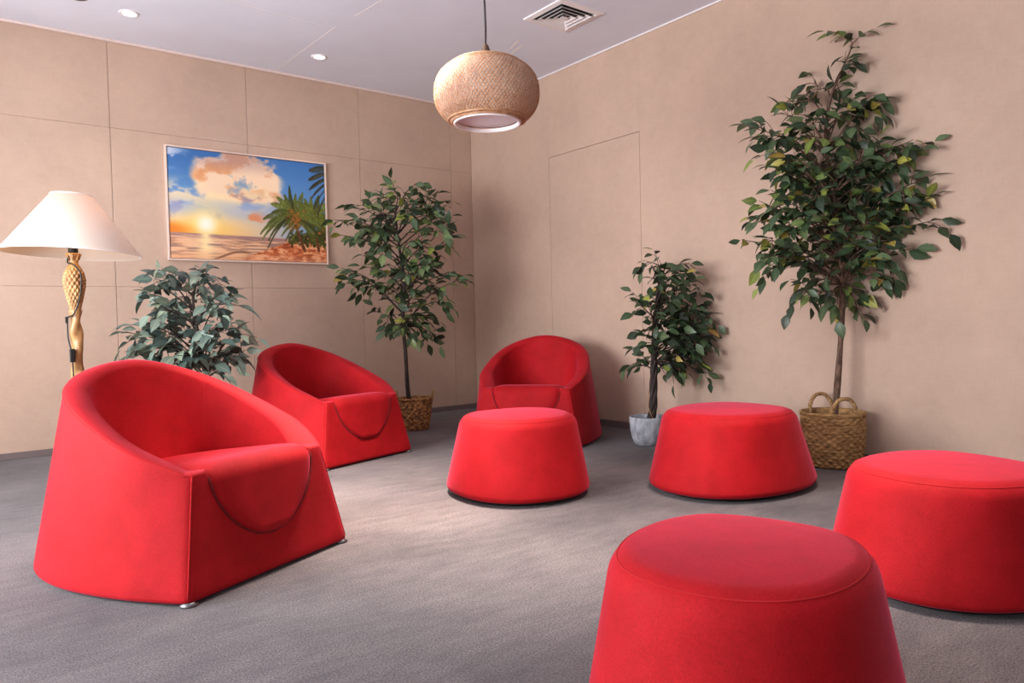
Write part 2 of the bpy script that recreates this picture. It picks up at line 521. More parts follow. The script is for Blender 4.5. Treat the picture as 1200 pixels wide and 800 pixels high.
def make_ottoman(name, label, e, loc, rz, group):
    root = thing(name, label, 'ottoman', loc, rz, group)
    n = 160
    w0, wf0, d0, w1, wf1, d1, f1, Ht, cr = .373, .238, .819, .300, .200, .588, .135, .411, .402
    rt, rb, zb = .054, .03, .022
    A = foot(w0, wf0, d0, cr*d0, 2.3, .053, n, .030); B = foot(w1, wf1, d1, cr*d1, 2.3, .053, n, .034)+[0, f1]
    prof = [(zb+rb-rb*math.cos(a), 1-math.sin(a), rb) for a in np.linspace(0, PI/2, 6)]
    prof += [(z, 0, rb) for z in np.linspace(zb+rb, Ht-rt, 9)[1:-1]]
    prof += [(Ht-rt+rt*math.sin(a), 1-math.cos(a), rt) for a in np.linspace(0, PI/2, 9)]
    sc = np.array([1+e[0], 1+e[1], 1+e[2]])*S
    R = []
    for z, k, r in prof:
        t = (z-zb)/(Ht-zb); q = A*(1-t)+B*t
        tg = np.roll(q, -2, 0)-np.roll(q, 2, 0); tg /= np.linalg.norm(tg, axis=1, keepdims=True); nm = np.column_stack([-tg[:, 1], tg[:, 0]])
        if (nm*(q.mean(0)-q)).sum() < 0: nm = -nm
        R.append(np.column_stack([q+nm*k*r, np.full(n, z)])*sc)
    seam = R[-5].copy()
    last = R[-1]; c = last.mean(0)
    for k, dz in ((.8, .002), (.5, .004), (.2, .005)):
        q = c+(last-c)*k; q[:, 2] = last[:, 2]+dz; R.append(q)
    first = R[0]; c0 = first.mean(0)
    q = c0+(first-c0)*.5; q[:, 2] = first[:, 2]; R.insert(0, q)
    MB().rings(R, True, True, True).build('upholstered_body', M_red, root)
    mb = MB(); mb.tube(seam, .0017, 6, True)
    for off in (n//2+15+12, 15+n//2+n//3):
        pass
    mb.build('top_seam', M_seam, root)
    for i in (42, 93, 148):
        MB().tube(np.array([r[i % n] for r in R[4:18]])*[.999, .999, 1], .0009, 5).build('side_seam', M_seam, root)
    cA = A.mean(0); r = ((A-cA)*.9+cA)
    mb = MB(); mb.rings([np.column_stack([r, np.full(n, .010)])*sc, np.column_stack([r, np.full(n, .03)])*sc], True, True, True); mb.build('base', M_dark, root)
    for x, y in ((-.19, .12), (.19, .12), (-.26, .5), (.26, .5), (0, .735)):
        MB().lathe([(0, .022), (.008, .024), (.013, .018), (.02, .016)], (x*sc[0], y*sc[1]), 18, 0, True, True).build('foot', M_steel, root)
    return root


GO = 'red felt ottomans of the seating group'
make_ottoman('ottoman', 'red felt ottoman in the middle, in front of the corner armchair', (.018, -.086, .028), (-1.953*S, -2.933*S, 0), 2.96, GO)
make_ottoman('ottoman', 'red felt ottoman beside the tall tree basket and the grey plant pot', (.06, .107, .022), (-.662*S, -3.975*S, 0), 1.548, GO)
make_ottoman('ottoman', 'red felt ottoman cut off by the right edge of the photo', (.004, -.005, -.044), (-1.328*S, -5.396*S, 0), 1.339, GO)
make_ottoman('ottoman', 'nearest red felt ottoman, cut off by the bottom edge of the photo', (-.084, -.033, -.008), (-2.662*S, -5.267*S, 0), 1.872, GO)


# ------------------------------------------------------------------ plants
def leaf_into(mb, p, d, n, L, W, tint):
    """one folded pointed leaf: base p, direction d, face normal n"""
    d = d/np.linalg.norm(d); n = n-d*(n@d); n /= np.linalg.norm(n)+1e-9; s = np.cross(d, n)
    st = [(.0, .04, 0), (.18, .62, .01), (.42, 1.0, .0), (.70, .70, -.05), (.88, .30, -.11), (1.0, .02, -.17)]
    V = []; TT = []
    for t, w, dz in st:
        c = p+d*L*(t+.12)+n*dz*L
        for k, up in ((-1, .22), (0, 0), (1, .22)):
            V.append(c+s*k*w*W/2+n*up*w*W/2); TT.append((tint, 1.0 if k else 0.0, 0, 1))
    F = []
    for i in range(len(st)-1):
        for k in range(2):
            a = i*3+k; F.append((a, a+1, a+4, a+3))
    # stalk
    b = len(mb.v)
    V = np.array(V)
    lim = V[:, 0].max()+.012
    if lim > 0: V[:, 0] -= lim
    lim = V[:, 1].max()+.012
    if lim > 0: V[:, 1] -= lim
    mb.v.extend([tuple(map(float, q)) for q in V]); mb.f.extend([tuple(b+i for i in f) for f in F])
    mb.mi.extend([0]*len(F)); mb.sm.extend([True]*len(F)); mb.tint.extend(TT)


def curve(pts, n):
    """smooth curve through points"""
    P = np.asarray(pts, float)
    if len(P) == 2: return P[0]+(P[1]-P[0])*np.linspace(0, 1, n)[:, None]
    Q = np.vstack([2*P[0]-P[1], P, 2*P[-1]-P[-2]]); out = []
    for t in np.linspace(0, len(P)-1-1e-6, n):
        i = int(t); f = t-i; a, b, c, d = Q[i:i+4]
        out.append(.5*((2*b)+(c-a)*f+(2*a-5*b+4*c-d)*f*f+(3*b-a-3*c+d)*f**3))
    return np.array(out)


def keep_in_room(p):
    """slide a point towards the camera until it is clear of both walls"""
    p = np.array(p, float)
    for ax in (0, 1):
        if p[ax] > -.05:
            t = (-.05-CAM[ax])/(p[ax]-CAM[ax]); p = CAM+(p-CAM)*t
    return p


def foliage(root, origin, trunk, tips, spread, Lm, step, leafmat, barkmat, seed, tint_lo, tint_hi, yellow=.05, twigs=2, droop=.35):
    r = np.random.default_rng(seed)
    lm, bm = MB(), MB()
    dep0 = depth_of(trunk[len(trunk)//2])
    for (px, py, *rest) in tips:
        off = rest[0] if rest else r.uniform(-spread, spread)
        tip = keep_in_room(at(px, py, dep0+off))
        # start on the trunk, below the tip
        zt = np.clip(tip[2]-abs(np.hypot(*(tip-trunk[-1])[:2]))*r.uniform(.35, .8)-.02, trunk[0][2]+(trunk[-1][2]-trunk[0][2])*.42, trunk[-1][2])
        i = int(np.argmin(np.abs(trunk[:, 2]-zt))); st = trunk[i]
        mid = (st+tip)/2+np.array([0, 0, .10*np.linalg.norm(tip-st)])+r.normal(0, .015, 3)
        br = curve([st, mid, tip], 10)
        bm.tube(br-origin, np.linspace(.0055, .0016, 10), 5)
        segs = [(br, .42)]
        for _ in range(twigs):
            j = r.integers(4, 9); b0 = br[j]; dirn = (br[-1]-br[3]); dirn /= np.linalg.norm(dirn)+1e-9
            side = np.cross(dirn, r.normal(size=3)); side /= np.linalg.norm(side)+1e-9
            e = keep_in_room(b0+(dirn*.6+side*.8+np.array([0, 0, -.1]))*r.uniform(.07, .14))
            tw = curve([b0, (b0+e)/2+[0, 0, .012], e], 6)
            bm.tube(tw-origin, np.linspace(.0022, .0012, 6), 4); segs.append((tw, .3))
        for c, s0 in segs:
            ln = np.linalg.norm(np.diff(c, axis=0), axis=1).sum()
            nl = max(3, int(ln*(1-s0)/step)); sgn = 1
            for t in np.linspace(s0, 1, nl):
                f = t*(len(c)-1); a = int(min(f, len(c)-2)); p = c[a]+(c[a+1]-c[a])*(f-a); d = c[a+1]-c[a]; d /= np.linalg.norm(d)+1e-9
                side = np.cross(d, [0, 0, 1]); side /= np.linalg.norm(side)+1e-9
                ang = math.radians(r.uniform(30, 75)) if t < .99 else 0
                dd = d*math.cos(ang)+side*sgn*math.sin(ang)+np.array([0, 0, -droop*r.uniform(.2, 1.8)])+r.normal(0, .18, 3)
                nn = np.array([-.25, -.15, .8])+r.normal(0, .5, 3)
                L = Lm*r.uniform(.7, 1.12)
                ti = r.uniform(.82, 1.0) if r.random() < yellow else r.uniform(tint_lo, tint_hi)
                leaf_into(lm, p, dd, nn, L, L*r.uniform(.48, .62), ti)
                sgn = -sgn
    V = np.array(lm.v)-origin; lm.v = [tuple(q) for q in V]
    return lm, bm


def trunk_mesh(path, r0, r1, origin, seed, knots=True):
    r = np.random.default_rng(seed); n = len(path)
    rad = np.linspace(r0, r1, n)*(1+.10*np.sin(np.linspace(0, 40, n))*r.uniform(.3, 1, n)+r.normal(0, .03, n))
    mb = MB(); mb.tube(path-origin, rad, 10)
    return mb


def basket_body(rb, rt, h, nr, ns, seed, rim=.012, bulge=.06):
    """woven basket: over-and-under rows round upright stakes, open inside"""
    r = np.random.default_rng(seed)
    nt, per = 264, 5
    a = np.linspace(0, 2*PI, nt, endpoint=False); R = []
    wob = r.normal(0, 1, (nr+1, 6))
    for j in range(nr):
        ph = r.uniform(-.5, .5)
        for k in range(per):
            f = k/per; t = (j+f)/nr; rad = rb+(rt-rb)*t+bulge*rb*math.sin(PI*min(t*1.1, 1))
            prof = math.sqrt(max(0, 1-(2*(f+.1)-1)**2))
            w = np.cos(ns/2*a+PI*(j % 2)+ph)
            irr = sum(wob[j][q]*np.cos((q+2)*a+q)*.0006 for q in range(6))
            rr = rad-.006+.007*prof*(.55+.45*w)+irr
            R.append(np.column_stack([rr*np.cos(a), rr*np.sin(a), np.full(nt, .004+h*t)+.002*np.sin(ns/2*a+j)]))
    mb = MB(); inner = []
    for t in (1.0, .8, .5): 
        rr = (rb+(rt-rb)*t+bulge*rb*math.sin(PI*min(t*1.1, 1)))-.016
        inner.append(np.column_stack([rr*np.cos(a), rr*np.sin(a), np.full(nt, h*t+.002)]))
    mb.rings(R+inner, True, True, True)
    # braided rim
    for q in range(3):
        b = np.linspace(0, 2*PI, 180, endpoint=False)
        rr = rt-.006+.005*np.cos(30*b+q*2*PI/3); zz = h+.004+.005*np.sin(30*b+q*2*PI/3)
        mb.tube(np.column_stack([rr*np.cos(b), rr*np.sin(b), zz]), .0048, 5, True)
    return mb


def rope(path, rad, turns, strands=3):
    P = curve(path, 40); T = np.gradient(P, axis=0); T /= np.linalg.norm(T, axis=1, keepdims=True)
    mb = MB(); u = np.cross(T[0], [.3, .2, 1]); u /= np.linalg.norm(u)
    U, W = [], []
    for t in T:
        u = u-t*(u@t); u /= np.linalg.norm(u); U.append(u.copy()); W.append(np.cross(t, u))
    U = np.array(U); W = np.array(W); ph = np.linspace(0, turns*2*PI, 40)
    for k in range(strands):
        c = np.cos(ph+k*2*PI/strands)[:, None]; s = np.sin(ph+k*2*PI/strands)[:, None]
        mb.tube(P+.55*rad*(c*U+s*W), rad*.62, 6)
    return mb


def soil_disc(r, z, seed):
    g = np.random.default_rng(seed); mb = MB(); a = np.linspace(0, 2*PI, 40, endpoint=False); R = []
    for k in (1, .75, .5, .25, .05): R.append(np.column_stack([r*k*np.cos(a), r*k*np.sin(a), z+(.012*(1-k))+g.normal(0, .002, 40)]))
    return mb.rings(R, True, False, True)


def crop_tips(pts, x0, y0, sc, k=1.0, inner=0, seed=1):
    out = [(x0+p[0]/sc, y0+p[1]/sc)+tuple(p[2:]) for p in pts]
    cx = sum(p[0] for p in out)/len(out); cy = sum(p[1] for p in out)/len(out)
    out = [(cx+(p[0]-cx)*k, cy+(p[1]-cy)*(1+k)/2)+tuple(p[2:]) for p in out]
    g = np.random.default_rng(seed); n0 = len(out)
    for _ in range(inner):
        a, b = out[g.integers(n0)], out[g.integers(n0)]; out.append(((a[0]+b[0]+cx)/3, (a[1]+b[1])/2))
    return out


# --- tall tree in the seagrass basket at right
GP = 'potted trees standing along the walls'
o = np.array([-.180, -3.475, 0])
tree = thing('potted_tree', 'tallest potted tree, in a handled seagrass basket by the right wall', 'potted plant', o, 0, GP)
bk = basket_body(.138, .158, .268, 17, 46, 1).build('basket', M_straw, tree)
e = np.array([math.cos(-.62), math.sin(-.62)])
for off, ttl in ((.118, 0), (-.118, 0)):
    nrm = np.array([-e[1], e[0]])
    c = nrm*off if off > 0 else nrm*off
    w = .058
    pts = [(c[0]-e[0]*w, c[1]-e[1]*w, .235), (c[0]*1.06-e[0]*w*1.02, c[1]*1.06-e[1]*w*1.02, .30), (c[0]*1.1-e[0]*w*.55, c[1]*1.1-e[1]*w*.55, .346), (c[0]*1.12, c[1]*1.12, .356), (c[0]*1.1+e[0]*w*.55, c[1]*1.1+e[1]*w*.55, .346), (c[0]*1.06+e[0]*w*1.02, c[1]*1.06+e[1]*w*1.02, .30), (c[0]+e[0]*w, c[1]+e[1]*w, .235)]
    rope(pts, .010, 9).build('handle', M_rope, bk)
soil_disc(.138, .20, 3).build('soil', M_soil, tree)
dD = depth_of(o+[0, 0, .3])
tk = curve([o+[.0, 0, .16], at(979, 478, dD), at(985, 400, dD), at(987, 330, dD), at(980, 250, dD-.02), at(968, 170, dD), at(972, 120, dD), at(985, 85, dD)], 60)
trunk_mesh(tk, .0185, .006, o, 5).build('trunk', M_bark, tree)
tips = crop_tips([(333, 18, 0), (325, 90, 0), (318, 150, .05), (45, 262), (72, 292), (165, 195), (240, 165), (140, 215), (415, 190), (380, 207), (575, 308), (520, 300), (450, 320), (560, 405), (580, 455), (595, 520), (525, 600), (545, 470),
                  (430, 690), (435, 655), (360, 775), (270, 752), (200, 730), (110, 650), (90, 615), (25, 578), (60, 515), (75, 470), (100, 370), (98, 330), (200, 300), (150, 420), (250, 360), (330, 380),
                  (300, 300), (380, 360), (440, 365), (480, 480), (400, 500), (340, 440), (220, 470), (180, 560), (250, 600), (320, 640), (240, 690), (380, 600), (460, 560), (150, 600), (300, 540), (420, 430),
                  (210, 640), (130, 330), (170, 260), (230, 240), (290, 220), (340, 230), (130, 400), (110, 440), (340, 700), (400, 640), (170, 500), (90, 575), (260, 420), (310, 460), (360, 540), (200, 400)], 850, 30, 2.2857, .93, 26, 2)
lm, bm = foliage(tree, o, tk, tips, .20, .088, .030, M_leaf, M_bark, 21, 0.0, .78, .08, 3)
bm.build('branches', M_bark, tree); lm.build('foliage', M_leaf, tree)

# --- tree with small basket below the corner
o = np.array([-1.085, -.765, 0])
tree = thing('potted_tree', 'slim potted tree right of the beach picture, in a small brown basket', 'potted plant', o, 0, GP)
bk = basket_body(.095, .128, .225, 14, 40, 2).build('basket', M_straw_dark, tree)
for sx in (-1, 1):
    c = np.array([math.cos(-.55), math.sin(-.55)])*sx*.118; t = np.array([-math.sin(-.55), math.cos(-.55)])*.03
    rope([(c[0]-t[0], c[1]-t[1], .19), (c[0]*1.12-t[0], c[1]*1.12-t[1], .26), (c[0]*1.16, c[1]*1.16, .285), (c[0]*1.12+t[0], c[1]*1.12+t[1], .26), (c[0]+t[0], c[1]+t[1], .19)], .008, 7).build('handle', M_rope, bk)
soil_disc(.11, .19, 4).build('soil', M_soil, tree)
dB = depth_of(o+[0, 0, .3])
tk = curve([o+[0, 0, .15], at(479, 466, dB), at(475, 410, dB), at(472, 375, dB), at(474, 330, dB-.03), at(468, 290, dB), at(463, 250, dB)], 50)
trunk_mesh(tk, .018, .007, o, 6).build('trunk', M_bark_dark, tree)
tips = crop_tips([(15, 140), (25, 185), (60, 100), (110, 200), (200, 45), (185, 70), (275, 28), (335, 60), (385, 85), (380, 130), (390, 185), (350, 170), (410, 320), (375, 300), (355, 380), (335, 490), (290, 480), (300, 430), (215, 470),
                  (165, 440), (65, 320, -.1), (35, 285), (100, 280), (145, 240), (300, 260), (260, 200), (330, 330), (230, 330), (180, 380), (270, 390), (130, 330), (310, 210), (150, 110), (240, 100), (200, 150), (260, 430), (320, 100),
                  (90, 150), (130, 160), (240, 260), (280, 320), (200, 290), (320, 280)], 380, 200, 2.5, .93, 14, 3)
lm, bm = foliage(tree, o, tk, tips, .22, .098, .036, M_leaf, M_bark_dark, 22, .05, .80, .035, 3)
bm.build('branches', M_bark_dark, tree); lm.build('foliage', M_leaf, tree)

# --- small tree in the grey pot by the hidden door
o = np.array([-.385, -2.40, 0])
tree = thing('potted_tree', 'short dark potted tree in a grey stone pot by the flush door', 'potted plant', o, 0, GP)
mb = MB(); mb.lathe([(0, .070), (.006, .082), (.04, .098), (.09, .109), (.14, .114), (.168, .116), (.176, .113), (.175, .104), (.13, .100)], (0, 0), 56, 0, True, True)
mb.build('pot', M_stone, tree)
soil_disc(.103, .148, 5).build('soil', M_soil, tree)
dC = depth_of(o+[0, 0, .3])
cen = curve([o+[0, 0, .12], at(765, 480, dC), at(766, 440, dC), at(767, 400, dC), at(770, 360, dC), at(775, 325, dC)], 60)
mb = MB(); ph = np.linspace(0, 5*PI, 60)
for k in range(4):
    rr = np.linspace(.016, .010, 60)
    P = cen+np.column_stack([rr*np.cos(ph+k*PI/2), rr*np.sin(ph+k*PI/2), np.zeros(60)])
    mb.tube(P-o, np.linspace(.014, .006, 60), 7)
mb.build('trunk', M_bark_dark, tree)
mb = MB(); P = cen+np.column_stack([.031*np.cos(-.8*ph-.6), .031*np.sin(-.8*ph-.6), np.zeros(60)]); mb.tube((P-o)[:48], .0022, 5); mb.build('vine', M_rope, tree)
tips = crop_tips([(112, 75), (175, 95), (205, 105), (270, 120), (300, 145), (80, 235), (95, 215), (120, 250), (320, 210), (290, 200), (345, 250), (370, 280), (385, 360), (350, 330), (330, 400), (280, 420), (300, 460), (330, 470),
                  (355, 512), (240, 500), (185, 510), (210, 470), (95, 455), (120, 480), (120, 390), (160, 420), (250, 350), (200, 250), (240, 180), (180, 160), (150, 130), (260, 290), (220, 420), (310, 320), (140, 200), (160, 300), (200, 350), (130, 330), (290, 380)], 720, 280, 3.2, .93, 6, 4)
lm, bm = foliage(tree, o, cen, tips, .14, .084, .032, M_leaf, M_bark_dark, 23, 0.0, .58, .04, 3)
bm.build('branches', M_bark_dark, tree); lm.build('foliage', M_leaf, tree)

# --- bushy grey-green plant behind the nearest armchair
dA = 4.12
o = at(238, 500, dA); o = np.array([o[0], o[1], 0])
tree = thing('potted_tree', 'bushy grey-green plant rising behind the front left armchair, below the beach picture', 'potted plant', o, 0, GP)
bk = basket_body(.11, .135, .24, 15, 42, 9).build('basket', M_straw_dark, tree)
soil_disc(.118, .20, 6).build('soil', M_soil, tree)
tk = curve([o+[0, 0, .16], at(241, 450, dA), at(236, 410, dA), at(228, 370, dA), at(226, 345, dA)], 40)
trunk_mesh(tk, .015, .006, o, 8).build('trunk', M_bark_dark, tree)
tips = crop_tips([(345, 165), (325, 185), (575, 175), (610, 150), (640, 165), (740, 180), (720, 210), (745, 270), (755, 310), (735, 370), (330, 240), (310, 300), (380, 380), (160, 445), (150, 485), (200, 500), (240, 430), (225, 590),
                  (240, 620), (290, 630), (375, 430), (460, 620), (600, 540), (640, 720), (700, 640), (680, 660), (790, 590), (890, 590), (830, 490), (760, 460), (780, 540), (560, 420), (480, 290), (540, 330), (640, 330), (600, 270),
                  (450, 500), (520, 580), (340, 520), (420, 570), (700, 560), (650, 450), (560, 640), (600, 650), (400, 300), (350, 340), (420, 340), (850, 560), (300, 560), (660, 520)], 100, 280, 4.445, .84, 0, 5)
lm, bm = foliage(tree, o, tk, tips, .20, .100, .040, M_leaf_blue, M_bark_dark, 24, 0.0, .95, 0, 2)
bm.build('branches', M_bark_dark, tree); lm.build('foliage', M_leaf_blue, tree)

# ------------------------------------------------------------------ floor lamp
LX, LY = -3.293, -1.37
lamp = thing('floor_lamp', 'floor lamp with wide cream shade on a carved pineapple stem', 'lamp', (LX, LY, 0))
M_wood = varied('gilded_wood', srgb(132, 88, 48), srgb(204, 160, 104), 22, .42, (1, 1, .5), .2, .003, lo=.3, hi=.7)
MB().lathe([(0, .135), (.012, .14), (.026, .135), (.034, .10), (.05, .05), (.08, .03), (.1, .026)], n=56, cap0=True, cap1=True).build('base', M_wood, lamp)
mb = MB(); na = 40; a = np.linspace(0, 2*PI, na, endpoint=False); R = []
for z in np.linspace(.09, .885, 140):
    ph = z*26
    rr = .0245*(1+.07*np.cos(a*1-ph)+.16*np.cos(2*(a-ph*.8))+.09*math.sin(z*58))
    R.append(np.column_stack([rr*np.cos(a), rr*np.sin(a), np.full(na, z)]))
mb.rings(R, True, True, True); mb.build('twisted_stem', M_wood, lamp)
mb = MB(); na = 112; a = np.linspace(0, 2*PI, na, endpoint=False); R = []
zz = np.linspace(.87, 1.112, 100)
for z in zz:
    t = (z-.87)/(1.112-.87)
    r0 = float(np.interp(t, [0, .1, .3, .5, .66, .8, .92, 1], [.020, .023, .034, .043, .046, .040, .028, .018]))
    n_, k_ = 7, 30.0
    d = np.abs(np.cos(n_*a/1+k_*z*3.0))*np.abs(np.cos(n_*a-k_*z*3.0))
    rr = r0*(1+.17*(d**.7-.35)*min(1, (1-t)*6))
    R.append(np.column_stack([rr*np.cos(a), rr*np.sin(a), np.full(na, z)]))
mb.rings(R, True, True, True); mb.build('carved_pineapple', M_wood, lamp)
mb = MB(); mb.lathe([(1.108, .017), (1.118, .022), (1.126, .019), (1.138, .022), (1.152, .030), (1.158, .029), (1.16, .018)], n=32, cap0=True, cap1=True)
for k in range(7):
    b = k*2*PI/7
    mb.tube([(.02*math.cos(b), .02*math.sin(b), 1.126), (.026*math.cos(b), .026*math.sin(b), 1.142), (.034*math.cos(b), .034*math.sin(b), 1.156)], [.006, .005, .002], 6)
mb.build('carved_crown', M_wood, lamp)
sk = MB().lathe([(1.155, .012), (1.16, .021), (1.185, .021), (1.19, .017), (1.235, .017), (1.24, .008)], n=28, cap0=True, cap1=True).build('lamp_socket', M_black, lamp)
M_bulb = mat('bulb_glass', srgb(255, 240, 215), .3)
bb = M_bulb.node_tree.nodes['Principled BSDF']; bb.inputs['Emission Color'].default_value = srgb(255, 205, 140); bb.inputs['Emission Strength'].default_value = 50.0
MB().lathe([(1.236, .012), (1.255, .018), (1.28, .029), (1.30, .031), (1.32, .026), (1.333, .012), (1.336, .002)], n=28).build('light_bulb', M_bulb, sk)
m = bpy.data.materials.new('cream_shade_fabric'); m.use_nodes = True
nt = m.node_tree; b = nt.nodes['Principled BSDF']; b.inputs['Base Color'].default_value = srgb(244, 234, 222); b.inputs['Roughness'].default_value = .8
tr = nt.nodes.new('ShaderNodeBsdfTranslucent'); tr.inputs['Color'].default_value = srgb(250, 222, 180)
ms = nt.nodes.new('ShaderNodeMixShader'); ms.inputs['Fac'].default_value = .28
lk(m, b.outputs['BSDF'], ms.inputs[1]); lk(m, tr.outputs['BSDF'], ms.inputs[2]); lk(m, ms.outputs['Shader'], nt.nodes['Material Output'].inputs['Surface'])
bump(m, noise_node(m, 220, 2).outputs['Fac'], .15, .002)
M_shade = m
tilt = math.radians(2.6)
def tilted(mb):
    V = np.array(mb.v); z0 = 1.29; x = V[:, 0].copy(); z = V[:, 2]-z0
    V[:, 0] = x*math.cos(tilt)+z*math.sin(tilt)*.6; V[:, 2] = z0+z*math.cos(tilt)-x*math.sin(tilt)
    mb.v = [tuple(q) for q in V]; return mb
mb = MB(); mb.lathe([(1.435, .0885), (1.436, .091), (1.157, .296), (1.154, .297), (1.154, .2945), (1.435, .0885)], n=96)
shade = tilted(mb).build('lamp_shade', M_shade, lamp)
mb = MB()
for zz_, rr_ in ((1.156, .2962), (1.4355, .0903)):
    q = np.linspace(0, 2*PI, 96, endpoint=False); mb.tube(np.column_stack([rr_*np.cos(q), rr_*np.sin(q), np.full(96, zz_)]), .003, 6, True)
tilted(mb).build('shade_hem', mat('shade_hem', srgb(250, 243, 236), .7), shade)
mb = MB()
for k in range(3):
    q = k*2*PI/3+.4; mb.tube([(0, 0, 1.42), (.089*math.cos(q), .089*math.sin(q), 1.434)], .002, 5)
mb.tube([(.0, 0, 1.335), (0, 0, 1.42)], .003, 6); mb.tube([(.02, 0, 1.18), (.045, 0, 1.25), (.045, 0, 1.30), (.0, 0, 1.34)], .002, 5); mb.tube([(-.02, 0, 1.18), (-.045, 0, 1.25), (-.045, 0, 1.30), (.0, 0, 1.34)], .002, 5)
tilted(mb).build('shade_carrier', M_steel, shade)
vw = np.array([_r0[0], _r0[1]]); vf = np.array([-_fw[0], -_fw[1]]); vf /= np.linalg.norm(vf)
def lp(sx, sf, z): return (*(vw*sx+vf*sf), z)
cord = curve([lp(.0, .022, 1.17), lp(-.014, .026, 1.115), lp(.02, .034, 1.10), lp(.046, .026, 1.06), lp(.047, .028, .99), lp(.034, .03, .92), lp(.01, .034, .865), lp(-.02, .03, .85), lp(-.026, .026, .82), lp(-.024, .027, .75), lp(-.008, .034, .69), lp(.0, .04, .65), lp(.0, .036, .55), lp(.01, .033, .3), lp(.03, .05, .12), lp(.05, .13, .03), lp(.1, .2, .006)], 120)
cb = MB(); cb.tube(cord, .0034, 7); cb = cb.build('cord', M_black, lamp)
mb = MB(); c0 = np.array(lp(.002, .043, .668)); mb.box(c0-[.011, .009, .032], c0+[.011, .009, .032]); bevel(mb.build('switch', M_black, cb), .004, 3)
mb = MB(); c0 = np.array(lp(-.026, .03, .838)); mb.box(c0-[.006, .006, .016], c0+[.006, .006, .016]); bevel(mb.build('cord_clip', M_black, cb), .002, 2)

# ------------------------------------------------------------------ pendant lamp
PX, PY, PZ = -1.906, -2.877, 1.766
pend = thing('pendant_lamp', 'round woven bamboo pendant lamp hanging from the ceiling on a cord', 'lamp', (PX, PY, PZ))
PR, PH, PE = .2245, .150, 2.35
def prad(z): return PR*(max(0.0, 1-abs(z/PH)**PE))**(1/PE)
zlo, zhi = -.1255, .128
M_bamboo = varied('bamboo_strip', srgb(186, 132, 88), srgb(232, 196, 160), 45, .55, lo=.3, hi=.7)
nt = M_bamboo.node_tree; b = nt.nodes['Principled BSDF']; tr = nt.nodes.new('ShaderNodeBsdfTranslucent'); tr.inputs['Color'].default_value = srgb(232, 158, 92)
ms = nt.nodes.new('ShaderNodeMixShader'); ms.inputs['Fac'].default_value = .3
lk(M_bamboo, b.outputs['BSDF'], ms.inputs[1]); lk(M_bamboo, tr.outputs['BSDF'], ms.inputs[2]); lk(M_bamboo, ms.outputs['Shader'], nt.nodes['Material Output'].inputs['Surface'])
mb = MB(); ns = 26; NS = 84
th_ = np.linspace(0, 1, ns)
zc = zlo+(zhi-zlo)*(.5-.5*np.cos(PI*th_)); rc_ = np.array([prad(z) for z in zc])
for sg in (-1, 1):
    for k in range(NS):
        off = .0014*np.cos(np.arange(ns)*PI+k*PI)*sg
        a0 = 2*PI*k/NS+sg*th_*1.25; w = .0029/np.maximum(rc_, .08)
        rr = rc_+.002+off
        e1 = np.column_stack([rr*np.cos(a0-w), rr*np.sin(a0-w), zc]); e2 = np.column_stack([rr*np.cos(a0+w), rr*np.sin(a0+w), zc])
        mid = np.column_stack([(rr+.0012)*np.cos(a0), (rr+.0012)*np.sin(a0), zc])
        inn = np.column_stack([(rr-.0012)*np.cos(a0), (rr-.0012)*np.sin(a0), zc])
        mb.rings([np.array([e1[i], mid[i], e2[i], inn[i]]) for i in range(ns)], True)
woven = mb.build('woven_shade', M_bamboo, pend)
mb = MB(); q = np.linspace(0, 2*PI, 80, endpoint=False)
for z, dr, rad in ((zhi, 0, .0045), (zhi-.008, 0, .003), (zlo+.012, .002, .004), (zlo+.004, .001, .003)):
    r_ = prad(z)+dr+.002; MB().tube(np.column_stack([r_*np.cos(q), r_*np.sin(q), np.full(80, z)]), rad, 6, True).build('bamboo_hoop', M_bamboo, woven)
M_liner = mat('liner_fabric', srgb(244, 232, 226), .8)
nt = M_liner.node_tree; b = nt.nodes['Principled BSDF']; tr = nt.nodes.new('ShaderNodeBsdfTranslucent'); tr.inputs['Color'].default_value = srgb(244, 226, 208)
ms = nt.nodes.new('ShaderNodeMixShader'); ms.inputs['Fac'].default_value = .35
lk(M_liner, b.outputs['BSDF'], ms.inputs[1]); lk(M_liner, tr.outputs['BSDF'], ms.inputs[2]); lk(M_liner, ms.outputs['Shader'], nt.nodes['Material Output'].inputs['Surface'])
prof = [(z, prad(z)-.006) for z in np.linspace(zlo, zhi, 24)]
prof += [(zhi-.002, .045), (zhi-.004, .045)]+[(z-.001, prad(z)-.010) for z in np.linspace(zhi-.004, zlo, 24)]
MB().lathe(prof, n=72).build('liner', M_liner, pend)
rr_ = prad(zlo)
MB().lathe([(zlo+.012, rr_-.002), (zlo+.004, rr_+.004), (zlo-.004, rr_+.003), (zlo-.006, rr_-.002), (zlo-.002, rr_-.008), (zlo+.010, rr_-.009)], n=72).build('white_rim', M_white, pend)
MB().lathe([(zlo+.014, .004), (zlo+.014, rr_*.6), (zlo+.0145, rr_-.005), (zlo+.017, rr_-.005), (zlo+.017, .004)], n=64, cap0=True, cap1=True).build('white_diffuser', mat('frosted_disc', srgb(236, 232, 238), .5), pend)
sk = MB().lathe([(.10, .014), (.11, .026), (.135, .034), (.142, .036), (.15, .030), (.165, .024), (.19, .017), (.205, .012), (.212, .006)], n=28, cap0=True, cap1=True).build('lamp_holder', mat('brown_holder', srgb(84, 58, 40), .6), pend)
mb = MB()
for k in range(4):
    q = k*PI/2+.3; mb.tube([(.02*math.cos(q), .02*math.sin(q), .138), (prad(zhi)*math.cos(q), prad(zhi)*math.sin(q), zhi+.002)], .003, 6)
mb.tube([(.01, .0, .18), (.035, -.01, .158), (.055, -.03, .146), (.075, -.045, .150), (.085, -.05, .165)], .006, 6)
mb.build('shade_strut', mat('brown_strut', srgb(110, 76, 48), .6), sk)
